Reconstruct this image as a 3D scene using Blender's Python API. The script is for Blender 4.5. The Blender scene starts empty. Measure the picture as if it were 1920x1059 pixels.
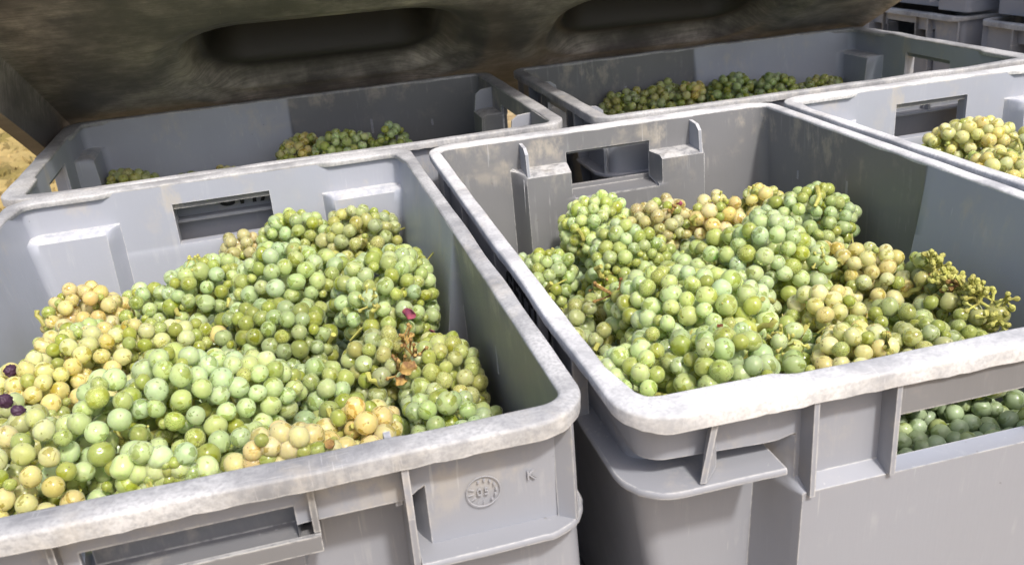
import bpy, math, random
import numpy as np
from mathutils import Vector, Matrix, Quaternion, kdtree
random.seed(7); RNG = np.random.default_rng(11)
scene = bpy.context.scene
COL = scene.collection

# ------------------------------------------------------------------ camera
F_PX = 1707.66
CAM_LOC = np.array([0.27862, -0.35102, 0.22952])
CAM_M = np.array([[0.96449633, 0.16768992, -0.20402676], [-0.25199804, 0.35321295, -0.90096482], [-0.07901783, 0.9203916, 0.38293012]])
cd = bpy.data.cameras.new('camera'); cam = bpy.data.objects.new('camera', cd); COL.objects.link(cam)
cd.sensor_fit = 'HORIZONTAL'; cd.sensor_width = 36.0; cd.lens = F_PX / 1920 * 36.0
cd.clip_start = 0.01; cd.clip_end = 500
m4 = Matrix.Identity(4)
for i in range(3):
    for j in range(3): m4[i][j] = CAM_M[i][j]
    m4[i][3] = CAM_LOC[i]
cam.matrix_world = m4
scene.camera = cam
cd.dof.use_dof = True; cd.dof.focus_distance = 0.72; cd.dof.aperture_fstop = 20.0

# ------------------------------------------------------------------ sky, sun, exposure
SUN_EL, SUN_AZ = math.radians(53), math.radians(165)      # azimuth clockwise from +Y
sdir = Vector((math.sin(SUN_AZ) * math.cos(SUN_EL), math.cos(SUN_AZ) * math.cos(SUN_EL), math.sin(SUN_EL)))
w = bpy.data.worlds.new('World'); scene.world = w; w.use_nodes = True
wn = w.node_tree; bg = wn.nodes['Background']
sky = wn.nodes.new('ShaderNodeTexSky'); sky.sky_type = 'NISHITA'; sky.sun_disc = False
sky.sun_elevation = SUN_EL; sky.sun_rotation = SUN_AZ; sky.air_density = 0.9; sky.dust_density = 4.0; sky.ozone_density = 0.6
wn.links.new(sky.outputs[0], bg.inputs[0]); bg.inputs[1].default_value = 0.15
sl = bpy.data.lights.new('sun', 'SUN'); sl.energy = 2.6; sl.angle = math.radians(4.5); sl.color = (1.0, 0.965, 0.915)
so = bpy.data.objects.new('sun', sl); COL.objects.link(so)
so.rotation_euler = sdir.to_track_quat('Z', 'Y').to_euler(); so.location = (0, 0, 5)
scene.view_settings.view_transform = 'Standard'; scene.view_settings.look = 'None'
scene.view_settings.exposure = 0.55; scene.view_settings.gamma = 1.0

# ------------------------------------------------------------------ helpers
def tag(o, label=None, cat=None, group=None, kind=None):
    if label: o['label'] = label
    if cat: o['category'] = cat
    if group: o['group'] = group
    if kind: o['kind'] = kind
    return o
def empty(name, loc=(0, 0, 0), rz=0.0):
    o = bpy.data.objects.new(name, None); COL.objects.link(o); o.location = loc; o.rotation_euler = (0, 0, rz); o.empty_display_size = 0.02
    return o
class MB:
    def __init__(s): s.v = []; s.f = []; s.a = []
    def add(s, vs, fs, a=0.0):
        b = len(s.v); s.v += [tuple(v) for v in vs]; s.f += [tuple(b + i for i in f) for f in fs]; s.a += [a] * len(vs)
    def box(s, c, h, rot=None, a=0.0):
        vs = [Vector((x * h[0], y * h[1], z * h[2])) for x in (-1, 1) for y in (-1, 1) for z in (-1, 1)]
        if rot is not None: vs = [rot @ v for v in vs]
        vs = [v + Vector(c) for v in vs]
        s.add(vs, [(0, 1, 3, 2), (4, 6, 7, 5), (0, 4, 5, 1), (2, 3, 7, 6), (0, 2, 6, 4), (1, 5, 7, 3)], a)
    def tube(s, pts, rad, n=7, a=0.0, cap=True):
        pts = [Vector(p) for p in pts]; rings = []
        up = Vector((0.3, 0.5, 0.81))
        for i, p in enumerate(pts):
            d = (pts[min(i + 1, len(pts) - 1)] - pts[max(i - 1, 0)])
            if d.length < 1e-9: d = Vector((0, 0, 1))
            d.normalize(); x = d.cross(up)
            if x.length < 1e-3: x = d.cross(Vector((1, 0, 0)))
            x.normalize(); y = d.cross(x)
            r = rad[i] if hasattr(rad, '__len__') else rad
            rings.append([p + r * (math.cos(t) * x + math.sin(t) * y) for t in [2 * math.pi * k / n for k in range(n)]])
        vs = [v for r in rings for v in r]; fs = []
        for i in range(len(pts) - 1):
            for k in range(n):
                fs.append((i * n + k, i * n + (k + 1) % n, (i + 1) * n + (k + 1) % n, (i + 1) * n + k))
        if cap:
            fs.append(tuple(range(n))[::-1]); fs.append(tuple((len(pts) - 1) * n + k for k in range(n)))
        s.add(vs, fs, a)
    def mesh(s, name, mat, smooth=True, angle=40):
        me = bpy.data.meshes.new(name); me.from_pydata(s.v, [], s.f); me.materials.append(mat)
        at = me.attributes.new('wear_shade', 'FLOAT', 'POINT'); at.data.foreach_set('value', s.a)
        if smooth:
            me.polygons.foreach_set('use_smooth', [True] * len(me.polygons))
            try: me.set_sharp_from_angle(angle=math.radians(angle))
            except Exception: pass
        me.update(); return me
    def build(s, name, mat, parent=None, smooth=True, angle=40):
        return link(name, s.mesh(name, mat, smooth, angle), parent)
def link(name, me, parent=None):
    o = bpy.data.objects.new(name, me); COL.objects.link(o)
    if parent: o.parent = parent
    return o
def copy_tree(o, parent=None):
    c = o.copy(); COL.objects.link(c); c.parent = parent
    for ch in list(o.children): copy_tree(ch, c)
    return c
def ray(px, py): return CAM_M @ np.array([(px - 960) / F_PX, -(py - 529.5) / F_PX, -1.0])
def onz(px, py, z): d = ray(px, py); return CAM_LOC + d * (z - CAM_LOC[2]) / d[2]
def ony(px, py, y): d = ray(px, py); return CAM_LOC + d * (y - CAM_LOC[1]) / d[1]
def sstep(x, a, b):
    t = min(1, max(0, (x - a) / (b - a))); return t * t * (3 - 2 * t)

# ------------------------------------------------------------------ materials
class NT:
    def __init__(s, name):
        s.m = bpy.data.materials.new(name); s.m.use_nodes = True; s.t = s.m.node_tree; s.b = s.t.nodes['Principled BSDF']
    def n(s, ty, **kw):
        x = s.t.nodes.new('ShaderNode' + ty)
        for k, v in kw.items(): setattr(x, k, v)
        return x
    def l(s, a, b): s.t.links.new(a, b)
    def coord(s, scale=(1, 1, 1), out='Object', add=None, rot=(0, 0, 0)):
        tc = s.n('TexCoord'); mp = s.n('Mapping'); mp.inputs['Scale'].default_value = scale; mp.inputs['Rotation'].default_value = rot
        src = tc.outputs[out]
        if add is not None:
            va = s.n('VectorMath', operation='ADD'); s.l(src, va.inputs[0]); s.l(add, va.inputs[1]); src = va.outputs[0]
        s.l(src, mp.inputs[0]); return mp.outputs[0]
    def noise(s, vec, scale, detail=3, rough=0.55, dist=0.0):
        x = s.n('TexNoise'); x.inputs['Scale'].default_value = scale; x.inputs['Detail'].default_value = detail
        x.inputs['Roughness'].default_value = rough; x.inputs['Distortion'].default_value = dist; s.l(vec, x.inputs['Vector']); return x.outputs['Fac']
    def ramp(s, fac, a, b, lo=0.0, hi=1.0):
        x = s.n('MapRange'); x.interpolation_type = 'SMOOTHSTEP'
        x.inputs[1].default_value = a; x.inputs[2].default_value = b; x.inputs[3].default_value = lo; x.inputs[4].default_value = hi
        s.l(fac, x.inputs[0]); return x.outputs[0]
    def math(s, op, a, b=None):
        x = s.n('Math', operation=op); x.use_clamp = False
        for i, q in enumerate((a, b)):
            if q is None: continue
            if isinstance(q, (int, float)): x.inputs[i].default_value = q
            else: s.l(q, x.inputs[i])
        return x.outputs[0]
    def mix(s, fac, a, b):
        x = s.n('Mix', data_type='RGBA')
        for i, q in ((0, fac), (6, a), (7, b)):
            if isinstance(q, (int, float)): x.inputs[i].default_value = q
            elif isinstance(q, tuple): x.inputs[i].default_value = (*q, 1) if len(q) == 3 else q
            else: s.l(q, x.inputs[i])
        return x.outputs[2]
    def bump(s, h, strength=0.3, dist=0.001):
        x = s.n('Bump'); x.inputs['Strength'].default_value = strength; x.inputs['Distance'].default_value = dist
        s.l(h, x.inputs['Height']); s.l(x.outputs[0], s.b.inputs['Normal'])

def plastic(name, base, white=0.0, rim=False):
    """moulded grey crate plastic: scuffs, chalky scratches, tan dust"""
    k = NT(name); c = k.coord()
    oi = k.n('ObjectInfo')
    at = k.n('Attribute', attribute_name='wear_shade'); wear_shade = at.outputs['Fac']
    big = k.noise(c, 9, 4)
    col = k.mix(k.ramp(big, 0.35, 0.7), tuple(x * 0.93 for x in base), tuple(min(1, x * 1.07) for x in base))
    col = k.mix(wear_shade, tuple(x * .50 for x in (base[1], base[1], base[1] * 1.03)), (0.452, 0.480, 0.560)); col = k.mix(k.ramp(big, 0.30, 0.72, 0.0, 0.22), col, (0.25, 0.25, 0.26))  # P half darker: less scuffed, plus shade of its down-tilted face put into colour
    # vertical rub streaks
    st = k.noise(k.coord((170, 170, 9)), 1.0, 4, 0.65)
    patch = k.noise(k.coord((1, 1, 1.6)), 14, 4, 0.6)
    sm = k.math('MULTIPLY', k.ramp(st, 0.54, 0.68), k.ramp(patch, 0.47, 0.66))
    col = k.mix(k.math('MULTIPLY', sm, 0.16), col, (0.60, 0.59, 0.57))
    # tan dust towards the upper rim where crates rub
    dn = k.noise(k.coord((1, 1, 0.55)), 30, 6, 0.7)
    pz = k.n('SeparateXYZ'); tc = k.n('TexCoord'); k.l(tc.outputs['Object'], pz.inputs[0])
    dz = k.ramp(pz.outputs[2], -0.085, -0.012)
    tan = k.math('MULTIPLY', k.math('MULTIPLY', k.ramp(dn, 0.50, 0.66), dz), k.ramp(patch, 0.40, 0.62))
    col = k.mix(k.math('MULTIPLY', tan, 0.55 if not rim else 0.35), col, (0.48, 0.425, 0.34))
    if rim:
        up = k.n('NewGeometry'); sx = k.n('SeparateXYZ'); k.l(up.outputs['Normal'], sx.inputs[0])
        topm = k.ramp(sx.outputs[2], 0.3, 0.9)
        lowf = k.noise(c, 11, 4, 0.6)
        sc = k.noise(c, 420, 4, 0.6); mid = k.noise(c, 48, 6, 0.7, 0.4)
        sc2 = k.noise(k.coord((900, 45, 60), rot=(0, 0, 0.9)), 1, 3, 0.6)
        sc3 = k.noise(k.coord((40, 700, 60), rot=(0, 0, 1.25)), 1, 3, 0.6)
        cover = k.ramp(k.math('ADD', k.math('MULTIPLY', lowf, 0.7), k.math('MULTIPLY', mid, 0.3)), 0.36, 0.62)
        grain = k.ramp(sc, 0.30, 0.62, 0.45, 1.0)
        lines = k.math('MAXIMUM', k.ramp(sc2, 0.58, 0.66), k.ramp(sc3, 0.58, 0.66))
        scm = k.math('MAXIMUM', k.math('MULTIPLY', cover, grain), k.math('MULTIPLY', lines, 0.38))
        col = k.mix(k.math('MULTIPLY', scm, white), col, (0.76, 0.75, 0.735))
        dk = k.noise(c, 22, 6, 0.7)
        col = k.mix(k.math('MULTIPLY', k.ramp(dk, 0.64, 0.76), 0.22), col, (0.20, 0.19, 0.17))
        edge = k.noise(c, 120, 4, 0.7)
        notop = k.math('SUBTRACT', 1.0, topm)
        col = k.mix(k.math('MULTIPLY', k.math('MULTIPLY', k.ramp(edge, 0.40, 0.75), notop), 0.30), col, (0.58, 0.55, 0.50))
        hb = k.math('ADD', sc, k.math('MULTIPLY', k.noise(c, 300, 3), 0.6)); k.bump(hb, 0.25, 0.0005)
        k.b.inputs['Roughness'].default_value = 0.62
    else:
        up = k.n('NewGeometry'); ux = k.n('SeparateXYZ'); k.l(up.outputs['Normal'], ux.inputs[0])
        led = k.math('MULTIPLY', k.math('MULTIPLY', k.ramp(ux.outputs[2], 0.6, 0.95), k.ramp(pz.outputs[2], -0.0425, -0.0385)), k.ramp(k.noise(c, 90, 6, 0.7), 0.34, 0.60))
        col = k.mix(k.math('MULTIPLY', led, 0.55), col, (0.64, 0.63, 0.61))
        # fine random scratches
        s1 = k.noise(k.coord((300, 300, 14), rot=(0.25, 0.2, 0.3)), 1, 2, 0.5)
        col = k.mix(k.math('MULTIPLY', k.ramp(s1, 0.71, 0.77), 0.22), col, (0.68, 0.67, 0.66))
        spk = k.noise(c, 190, 2, 0.5)
        col = k.mix(k.math('MULTIPLY', k.ramp(spk, 0.76, 0.80), 0.5), col, (0.12, 0.10, 0.08))
        rr = k.ramp(big, 0.3, 0.7, 0.36, 0.55); k.l(rr, k.b.inputs['Roughness'])
        k.bump(k.math('ADD', k.math('MULTIPLY', st, 0.7), k.noise(c, 60, 3)), 0.22, 0.0008)
    bv = k.n('Bevel'); bv.samples = 4; bv.inputs['Radius'].default_value = 0.0016; gg = k.n('NewGeometry')
    dt = k.n('VectorMath', operation='DOT_PRODUCT'); k.l(bv.outputs[0], dt.inputs[0]); k.l(gg.outputs['Normal'], dt.inputs[1])
    em = k.math('MULTIPLY', k.ramp(dt.outputs['Value'], 0.985, 0.86), k.ramp(k.noise(c, 160, 5, 0.7), 0.30, 0.60))
    col = k.mix(k.math('MULTIPLY', em, 0.75), col, (0.66, 0.645, 0.61))
    k.l(col, k.b.inputs['Base Color'])
    k.b.inputs['Specular IOR Level'].default_value = 0.45
    return k.m

def berry_mat(name, use_attr):
    k = NT(name)
    oi = k.n('ObjectInfo')
    if use_attr:
        at = k.n('Attribute', attribute_name='tint'); basec = at.outputs['Color']; bl = 0.75
        va = k.n('VectorMath', operation='SCALE'); va.inputs[0].default_value = (1, 1, 1); va.inputs['Scale'].default_value = 0.0
        off = va.outputs[0]; sc = 1.0
    else:
        basec = oi.outputs['Color']; bl = oi.outputs['Alpha']
        va = k.n('VectorMath', operation='SCALE'); va.inputs[0].default_value = (37.1, 91.7, 53.3); k.l(oi.outputs['Random'], va.inputs['Scale']); off = va.outputs[0]
        sc = 1.0
    u = 1.0 if not use_attr else 140.0          # bed is in metres, a berry mesh has unit radius
    c = k.coord((u, u, u), add=off)
    n1 = k.noise(c, 0.85, 2, 0.5, 0.4)
    n2 = k.noise(c, 5.0, 4, 0.6)
    rub = k.ramp(n1, 0.545, 0.64)               # bloom wiped off in patches
    bloomf = k.math('MULTIPLY', k.math('SUBTRACT', 1.0, k.math('MULTIPLY', rub, 0.92)), bl)
    bloomf = k.math('MULTIPLY', bloomf, k.ramp(n2, 0.2, 0.6, 0.72, 1.0))
    # skin under the bloom: more saturated, olive
    hs = k.n('HueSaturation'); hs.inputs['Hue'].default_value = 0.488; hs.inputs['Saturation'].default_value = 1.22; hs.inputs['Value'].default_value = 0.68; k.l(basec, hs.inputs['Color'])
    hb = k.n('HueSaturation'); hb.inputs['Hue'].default_value = 0.503; hb.inputs['Saturation'].default_value = 0.80; hb.inputs['Value'].default_value = 1.16; k.l(basec, hb.inputs['Color'])
    col = k.mix(bloomf, hs.outputs[0], hb.outputs[0])
    # russet freckles
    fr = k.noise(c, 7.5, 2, 0.5); col = k.mix(k.math('MULTIPLY', k.ramp(fr, 0.715, 0.76), 0.55), col, (0.16, 0.09, 0.03))
    if not use_attr:
        tc = k.n('TexCoord'); sx = k.n('SeparateXYZ'); k.l(tc.outputs['Object'], sx.inputs[0])
        nm = k.n('VectorMath', operation='NORMALIZE'); k.l(tc.outputs['Object'], nm.inputs[0]); sn = k.n('SeparateXYZ'); k.l(nm.outputs[0], sn.inputs[0])
        scar = k.math('MULTIPLY', k.ramp(sn.outputs[2], 0.9945, 0.9985), k.ramp(oi.outputs['Random'], 0.30, 0.45))
        col = k.mix(k.math('MULTIPLY', scar, 0.75), col, (0.11, 0.06, 0.02))
        sun = k.math('MULTIPLY', k.ramp(sx.outputs[2], 0.35, 0.98), k.ramp(k.noise(c, 0.6, 2), 0.46, 0.66))
        col = k.mix(k.math('MULTIPLY', sun, 0.15), col, (0.56, 0.44, 0.12))
    k.l(col, k.b.inputs['Base Color'])
    rg = k.math('ADD', k.math('MULTIPLY', bloomf, 0.30), 0.12); k.l(rg, k.b.inputs['Roughness'])
    k.b.inputs['Specular IOR Level'].default_value = 0.5
    if not use_attr:
        k.b.inputs['Subsurface Weight'].default_value = 0.85
        k.b.inputs['Subsurface Radius'].default_value = (0.85, 1.0, 0.55)
        k.b.inputs['Subsurface Scale'].default_value = 0.0042
        k.b.inputs['Transmission Weight'].default_value = 0.38; k.b.inputs['IOR'].default_value = 1.36
        cw_ = k.math('ADD', k.math('MULTIPLY', rub, 0.55), 0.10); k.l(cw_, k.b.inputs['Coat Weight']); k.b.inputs['Coat Roughness'].default_value = 0.10
        k.b.inputs['Sheen Weight'].default_value = 0.12; k.b.inputs['Sheen Roughness'].default_value = 0.45; k.b.inputs['Sheen Tint'].default_value = (0.85, 0.95, 0.8, 1)
        k.bump(n2, 0.05, 0.05)
    return k.m

def simple(name, col, rough=0.6, nscale=40, var=0.3, spec=0.3, col2=None):
    k = NT(name); c = k.coord(); n = k.noise(c, nscale, 4, 0.6)
    c2 = col2 or tuple(x * (1 - var) for x in col)
    k.l(k.mix(k.ramp(n, 0.35, 0.65), c2, col), k.b.inputs['Base Color']); k.b.inputs['Roughness'].default_value = rough
    k.b.inputs['Specular IOR Level'].default_value = spec
    return k.m

GREY = (0.308, 0.328, 0.380)
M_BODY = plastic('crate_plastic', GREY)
M_RIM = plastic('crate_rim_plastic', (0.40, 0.405, 0.42), 0.55, True)
M_RIM2 = plastic('crate_rim_plastic_dull', (0.36, 0.363, 0.375), 0.45, True)
M_RIM3 = plastic('crate_rim_plastic_chalky', (0.66, 0.66, 0.655), 0.97, True)
M_MOULD = simple('moulded_plastic', (0.33, 0.335, 0.36), 0.45, 30, 0.05)
M_INK = simple('black_ink', (0.012, 0.012, 0.014), 0.6)
M_BERRY = berry_mat('grape_skin', False)
M_BED = berry_mat('grape_skin_deep', True)
M_STEM = simple('grape_stem', (0.46, 0.46, 0.12), 0.55, 120, col2=(0.32, 0.29, 0.08))
M_STEMDRY = simple('dried_stem', (0.42, 0.28, 0.09), 0.7, 150, col2=(0.16, 0.08, 0.03))
M_PETAL = simple('pink_skin', (0.36, 0.08, 0.11), 0.5, 160, col2=(0.20, 0.05, 0.10))
M_PURPLE = simple('purple_skin', (0.035, 0.014, 0.034), 0.5, 160, col2=(0.07, 0.032, 0.055))
M_LEAF = simple('leaf_bit', (0.13, 0.19, 0.06), 0.5, 200, col2=(0.08, 0.13, 0.03))
M_DIRT = simple('brown_bit', (0.20, 0.07, 0.03), 0.7, 300)

def lid_mat():
    k = NT('black_lid_plastic'); c = k.coord()
    a = k.noise(k.coord((1.0, 1.15, 1)), 5.0, 6, 0.6, 0.1); b = k.noise(k.coord((1, 1.1, 1)), 13, 8, 0.70)
    s1 = k.noise(k.coord((16, 420, 16), rot=(0, 0, 0.12)), 1, 3, 0.6); s2 = k.noise(k.coord((420, 18, 16), rot=(0, 0, 0.55)), 1, 3, 0.6)
    dust = k.math('MULTIPLY', k.ramp(a, 0.34, 0.74), k.ramp(b, 0.25, 0.70))
    fine = k.noise(k.coord((1, 1.2, 1)), 60, 7, 0.75, 0.2); dust = k.math('MULTIPLY', dust, k.ramp(k.math('ADD', s1, k.math('MULTIPLY', fine, 0.8)), 0.62, 1.10, 0.45, 1.2))
    at = k.n('Attribute', attribute_name='wear_shade'); dust = k.math('MULTIPLY', dust, at.outputs['Fac'])
    col = k.mix(at.outputs['Fac'], (0.034, 0.031, 0.028), (0.080, 0.073, 0.070))
    col = k.mix(dust, col, (0.58, 0.52, 0.46))
    scr = k.math('MAXIMUM', k.ramp(s1, 0.66, 0.72), k.ramp(s2, 0.68, 0.73))
    col = k.mix(k.math('MULTIPLY', k.math('MULTIPLY', scr, at.outputs['Fac']), 0.35), col, (0.36, 0.31, 0.22))
    k.l(col, k.b.inputs['Base Color']); k.b.inputs['Roughness'].default_value = 0.48; k.b.inputs['Specular IOR Level'].default_value = 0.45
    k.bump(k.math('ADD', k.math('MULTIPLY', s1, 0.4), fine), 0.18, 0.0008)
    return k.m
M_LID = lid_mat()
M_PALLET = simple('black_pallet_plastic', (0.03, 0.03, 0.032), 0.6, 30)

def ground_mat():
    k = NT('dry_grass_ground'); c = k.coord()
    a = k.noise(c, 0.9, 5, 0.6, 0.5); b = k.noise(c, 14, 6, 0.7); d = k.noise(k.coord((1, 3, 1)), 3.2, 4, 0.6)
    col = k.mix(k.ramp(a, 0.35, 0.65), (0.24, 0.165, 0.07), (0.40, 0.29, 0.14))
    col = k.mix(k.ramp(b, 0.4, 0.7), col, (0.22, 0.14, 0.06))
    col = k.mix(k.math('MULTIPLY', k.ramp(d, 0.52, 0.66), 0.8), col, (0.52, 0.40, 0.21))
    k.l(col, k.b.inputs['Base Color']); k.b.inputs['Roughness'].default_value = 0.95; k.bump(b, 0.8, 0.03)
    return k.m

# ------------------------------------------------------------------ ground
GZ = -0.745
g = MB(); g.add([(-120, -120, GZ), (120, -120, GZ), (120, 120, GZ), (-120, 120, GZ)], [(0, 1, 2, 3)])
tag(g.build('ground', ground_mat(), smooth=False), kind='structure')
gb = MB()
for i in range(9000):
    y = random.uniform(1.9, 7.0); x = -0.55 - 0.24 * (y - 1.2) + random.uniform(-0.55, 0.45)
    if x > -0.16: continue
    h = random.uniform(0.03, 0.09) * (1 + y * 0.06); a = random.uniform(0, 6.28); l = random.uniform(0.3, 1.6) * h
    wd = random.uniform(0.002, 0.004); dx, dy = math.cos(a), math.sin(a)
    gb.add([(x - dy * wd, y + dx * wd, GZ), (x + dy * wd, y - dx * wd, GZ), (x + dx * l * .5, y + dy * l * .5, GZ + h * .8), (x + dx * l, y + dy * l, GZ + h * .75)], [(0, 1, 2), (1, 3, 2)])
tag(gb.build('dry_grass', simple('straw_blade', (0.55, 0.42, 0.19), 0.8, 2.0, col2=(0.30, 0.24, 0.08)), smooth=False),
    'short dry yellow grass on the ground left of the crates', 'grass', kind='stuff')

# ------------------------------------------------------------------ crate
HX, HY, RC = 0.197, 0.297, 0.030
PC = [(0, .0174), (-.0335, .0185), (-.0345, .040), (-.0375, .0455), (-.285, .056)]
PCH = [(0, .0174), (-.0605, .0185), (-.0645, .0440), (-.067, .0455), (-.285, .056)]
PK = [(0, .0174), (-.285, .030)]
QC = [(0, .0174), (-.0650, .0178), (-.069, .0185), (-.285, .027)]
QCO = [(0, .0139), (-.0605, .0139), (-.0650, .0045), (-.285, .0135)]
QK = [(0, .0174), (-.0335, .0185), (-.0345, .034), (-.0375, .0390), (-.285, .056)]
PS = [(0, .0112), (-.285, .0050)]
QS = [(0, .0112), (-.285, .050)]
def lerp(tab, z):
    if z >= tab[0][0]: return tab[0][1]
    for (z0, d0), (z1, d1) in zip(tab, tab[1:]):
        if z >= z1: return d0 + (d1 - d0) * (z - z0) / (z1 - z0)
    return tab[-1][1]
XS = [0, .026, .043, .0480, .0515, .060, .075, .09, .0985, .1005, .1035, .107, .111, .118]
END_X = sorted(set([-x for x in XS] + XS))
SIDE_Y = sorted(set([-.003, -.001, .001, .003] + [s * y for s in (-1, 1) for y in (.012, .04, .075, .11, .15, .19, .21)]))
def path(nc=8):
    P = [('s', 1, y) for y in SIDE_Y]
    P += [('c', 1, 1, a) for a in np.linspace(0, 90, nc)]
    P += [('e', 1, x) for x in END_X[::-1]]
    P += [('c', -1, 1, a) for a in np.linspace(90, 180, nc)]
    P += [('s', -1, y) for y in SIDE_Y[::-1]]
    P += [('c', -1, -1, a) for a in np.linspace(180, 270, nc)]
    P += [('e', -1, x) for x in END_X]
    P += [('c', 1, -1, a) for a in np.linspace(270, 360, nc)]
    return P
def warp(x, y):
    k = (abs(x) / HX) ** 4 * (1 - min(1, (y / HY) ** 2)); return x + math.copysign(.0010 * k, x), y
def place(d, ds, de):
    if d[0] == 's': x, y = d[1] * (HX - ds), d[2]
    elif d[0] == 'e': x, y = d[2], d[1] * (HY - de)
    else:
        r = max(.011, RC - max(ds, de)); a = math.radians(d[3])
        x = d[1] * (HX - ds - r) + r * math.cos(a); y = d[2] * (HY - de - r) + r * math.sin(a)
    return warp(x, y)
def cw(x): return 1 - sstep(abs(x), .1000, .1115)       # centre zone weight on an end
def inset(d, z):
    """(side inset, end inset, z shift of the outer skin)"""
    if d[0] == 's':
        q = sstep(d[2], -.003, .003); return lerp(PS, z) * (1 - q) + lerp(QS, z) * q, 0, 0
    if d[0] == 'e':
        k = cw(d[2])
        if d[1] > 0: return 0, k * lerp(QC, z) + (1 - k) * lerp(QK, z), .003 * k - .003 * (1 - k)
        c = lerp(PCH if abs(d[2]) < .0495 else PC, z)
        return 0, k * c + (1 - k) * lerp(PK, z), -.003 * k + .003 * (1 - k)
    if d[2] > 0: return lerp(QS, z), lerp(QK, z), 0
    return lerp(PS, z), lerp(PK, z), 0
TH = .0035
ZL = [-.0022, -.013, -.0225, -.030, -.0335, -.0345, -.036, -.0375, -.048, -.0605, -.0635, -.0650, -.067, -.069, -.075, -.10, -.13, -.17, -.22, -.285]
HOLE = {'Q': (-.0225, -.0650), 'P': (-.0225, -.067)}
def in_hole(d0, d1, z0, z1):
    if d0[0] != 'e' or d1[0] != 'e' or abs(d0[2]) > .0481 or abs(d1[2]) > .0481: return False
    t, b = HOLE['Q' if d0[1] > 0 else 'P']; return z0 <= t + 1e-6 and z1 >= b - 1e-6
def crate_body():
    P = path(); n = len(P); m = len(ZL); mb = MB(); vs = []; wr = []
    for z in ZL:
        for d in P:
            ds, de, sh = inset(d, z); x, y = place(d, ds, de); vs.append((x, y, z))
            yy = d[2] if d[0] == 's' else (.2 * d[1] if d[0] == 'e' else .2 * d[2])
            wr.append(sstep(yy, -.002, .002) * .60)  # inner skin, Q end: paler by scuffing and by light painted into the tone
    NI = len(vs)
    for z in ZL:
        for d in P:
            ds, de, sh = inset(d, z); de -= TH
            if d[0] == 'e' and d[1] > 0: q = cw(d[2]); de = q * lerp(QCO, z) + (1 - q) * (lerp(QK, z) - TH); sh = -.003 * (1 - q)
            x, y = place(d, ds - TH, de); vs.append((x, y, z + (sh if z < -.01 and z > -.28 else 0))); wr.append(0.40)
    fs = []; miss = set()
    for j in range(m - 1):
        for i in range(n):
            if in_hole(P[i], P[(i + 1) % n], ZL[j], ZL[j + 1]): miss.add((i, j))
    for j in range(m - 1):
        for i in range(n):
            a, b, c, e = j * n + i, j * n + (i + 1) % n, (j + 1) * n + (i + 1) % n, (j + 1) * n + i
            if (i, j) not in miss:
                fs.append((a, b, c, e)); fs.append((NI + a, NI + e, NI + c, NI + b))
            else:
                if (i, j - 1) not in miss: fs.append((a, b, NI + b, NI + a))
                if (i, j + 1) not in miss: fs.append((e, NI + e, NI + c, c))
                if ((i - 1) % n, j) not in miss: fs.append((a, NI + a, NI + e, e))
                if ((i + 1) % n, j) not in miss: fs.append((b, c, NI + c, NI + b))
    for i in range(n):
        a, b = i, (i + 1) % n; fs.append((a, NI + a, NI + b, b))
    fs.append(tuple((m - 1) * n + i for i in range(n))); fs.append(tuple(NI + (m - 1) * n + i for i in range(n))[::-1])
    mb.v = vs; mb.f = fs; mb.a = wr
    # the bottom, 3 mm thicker than the skin
    return mb
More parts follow.
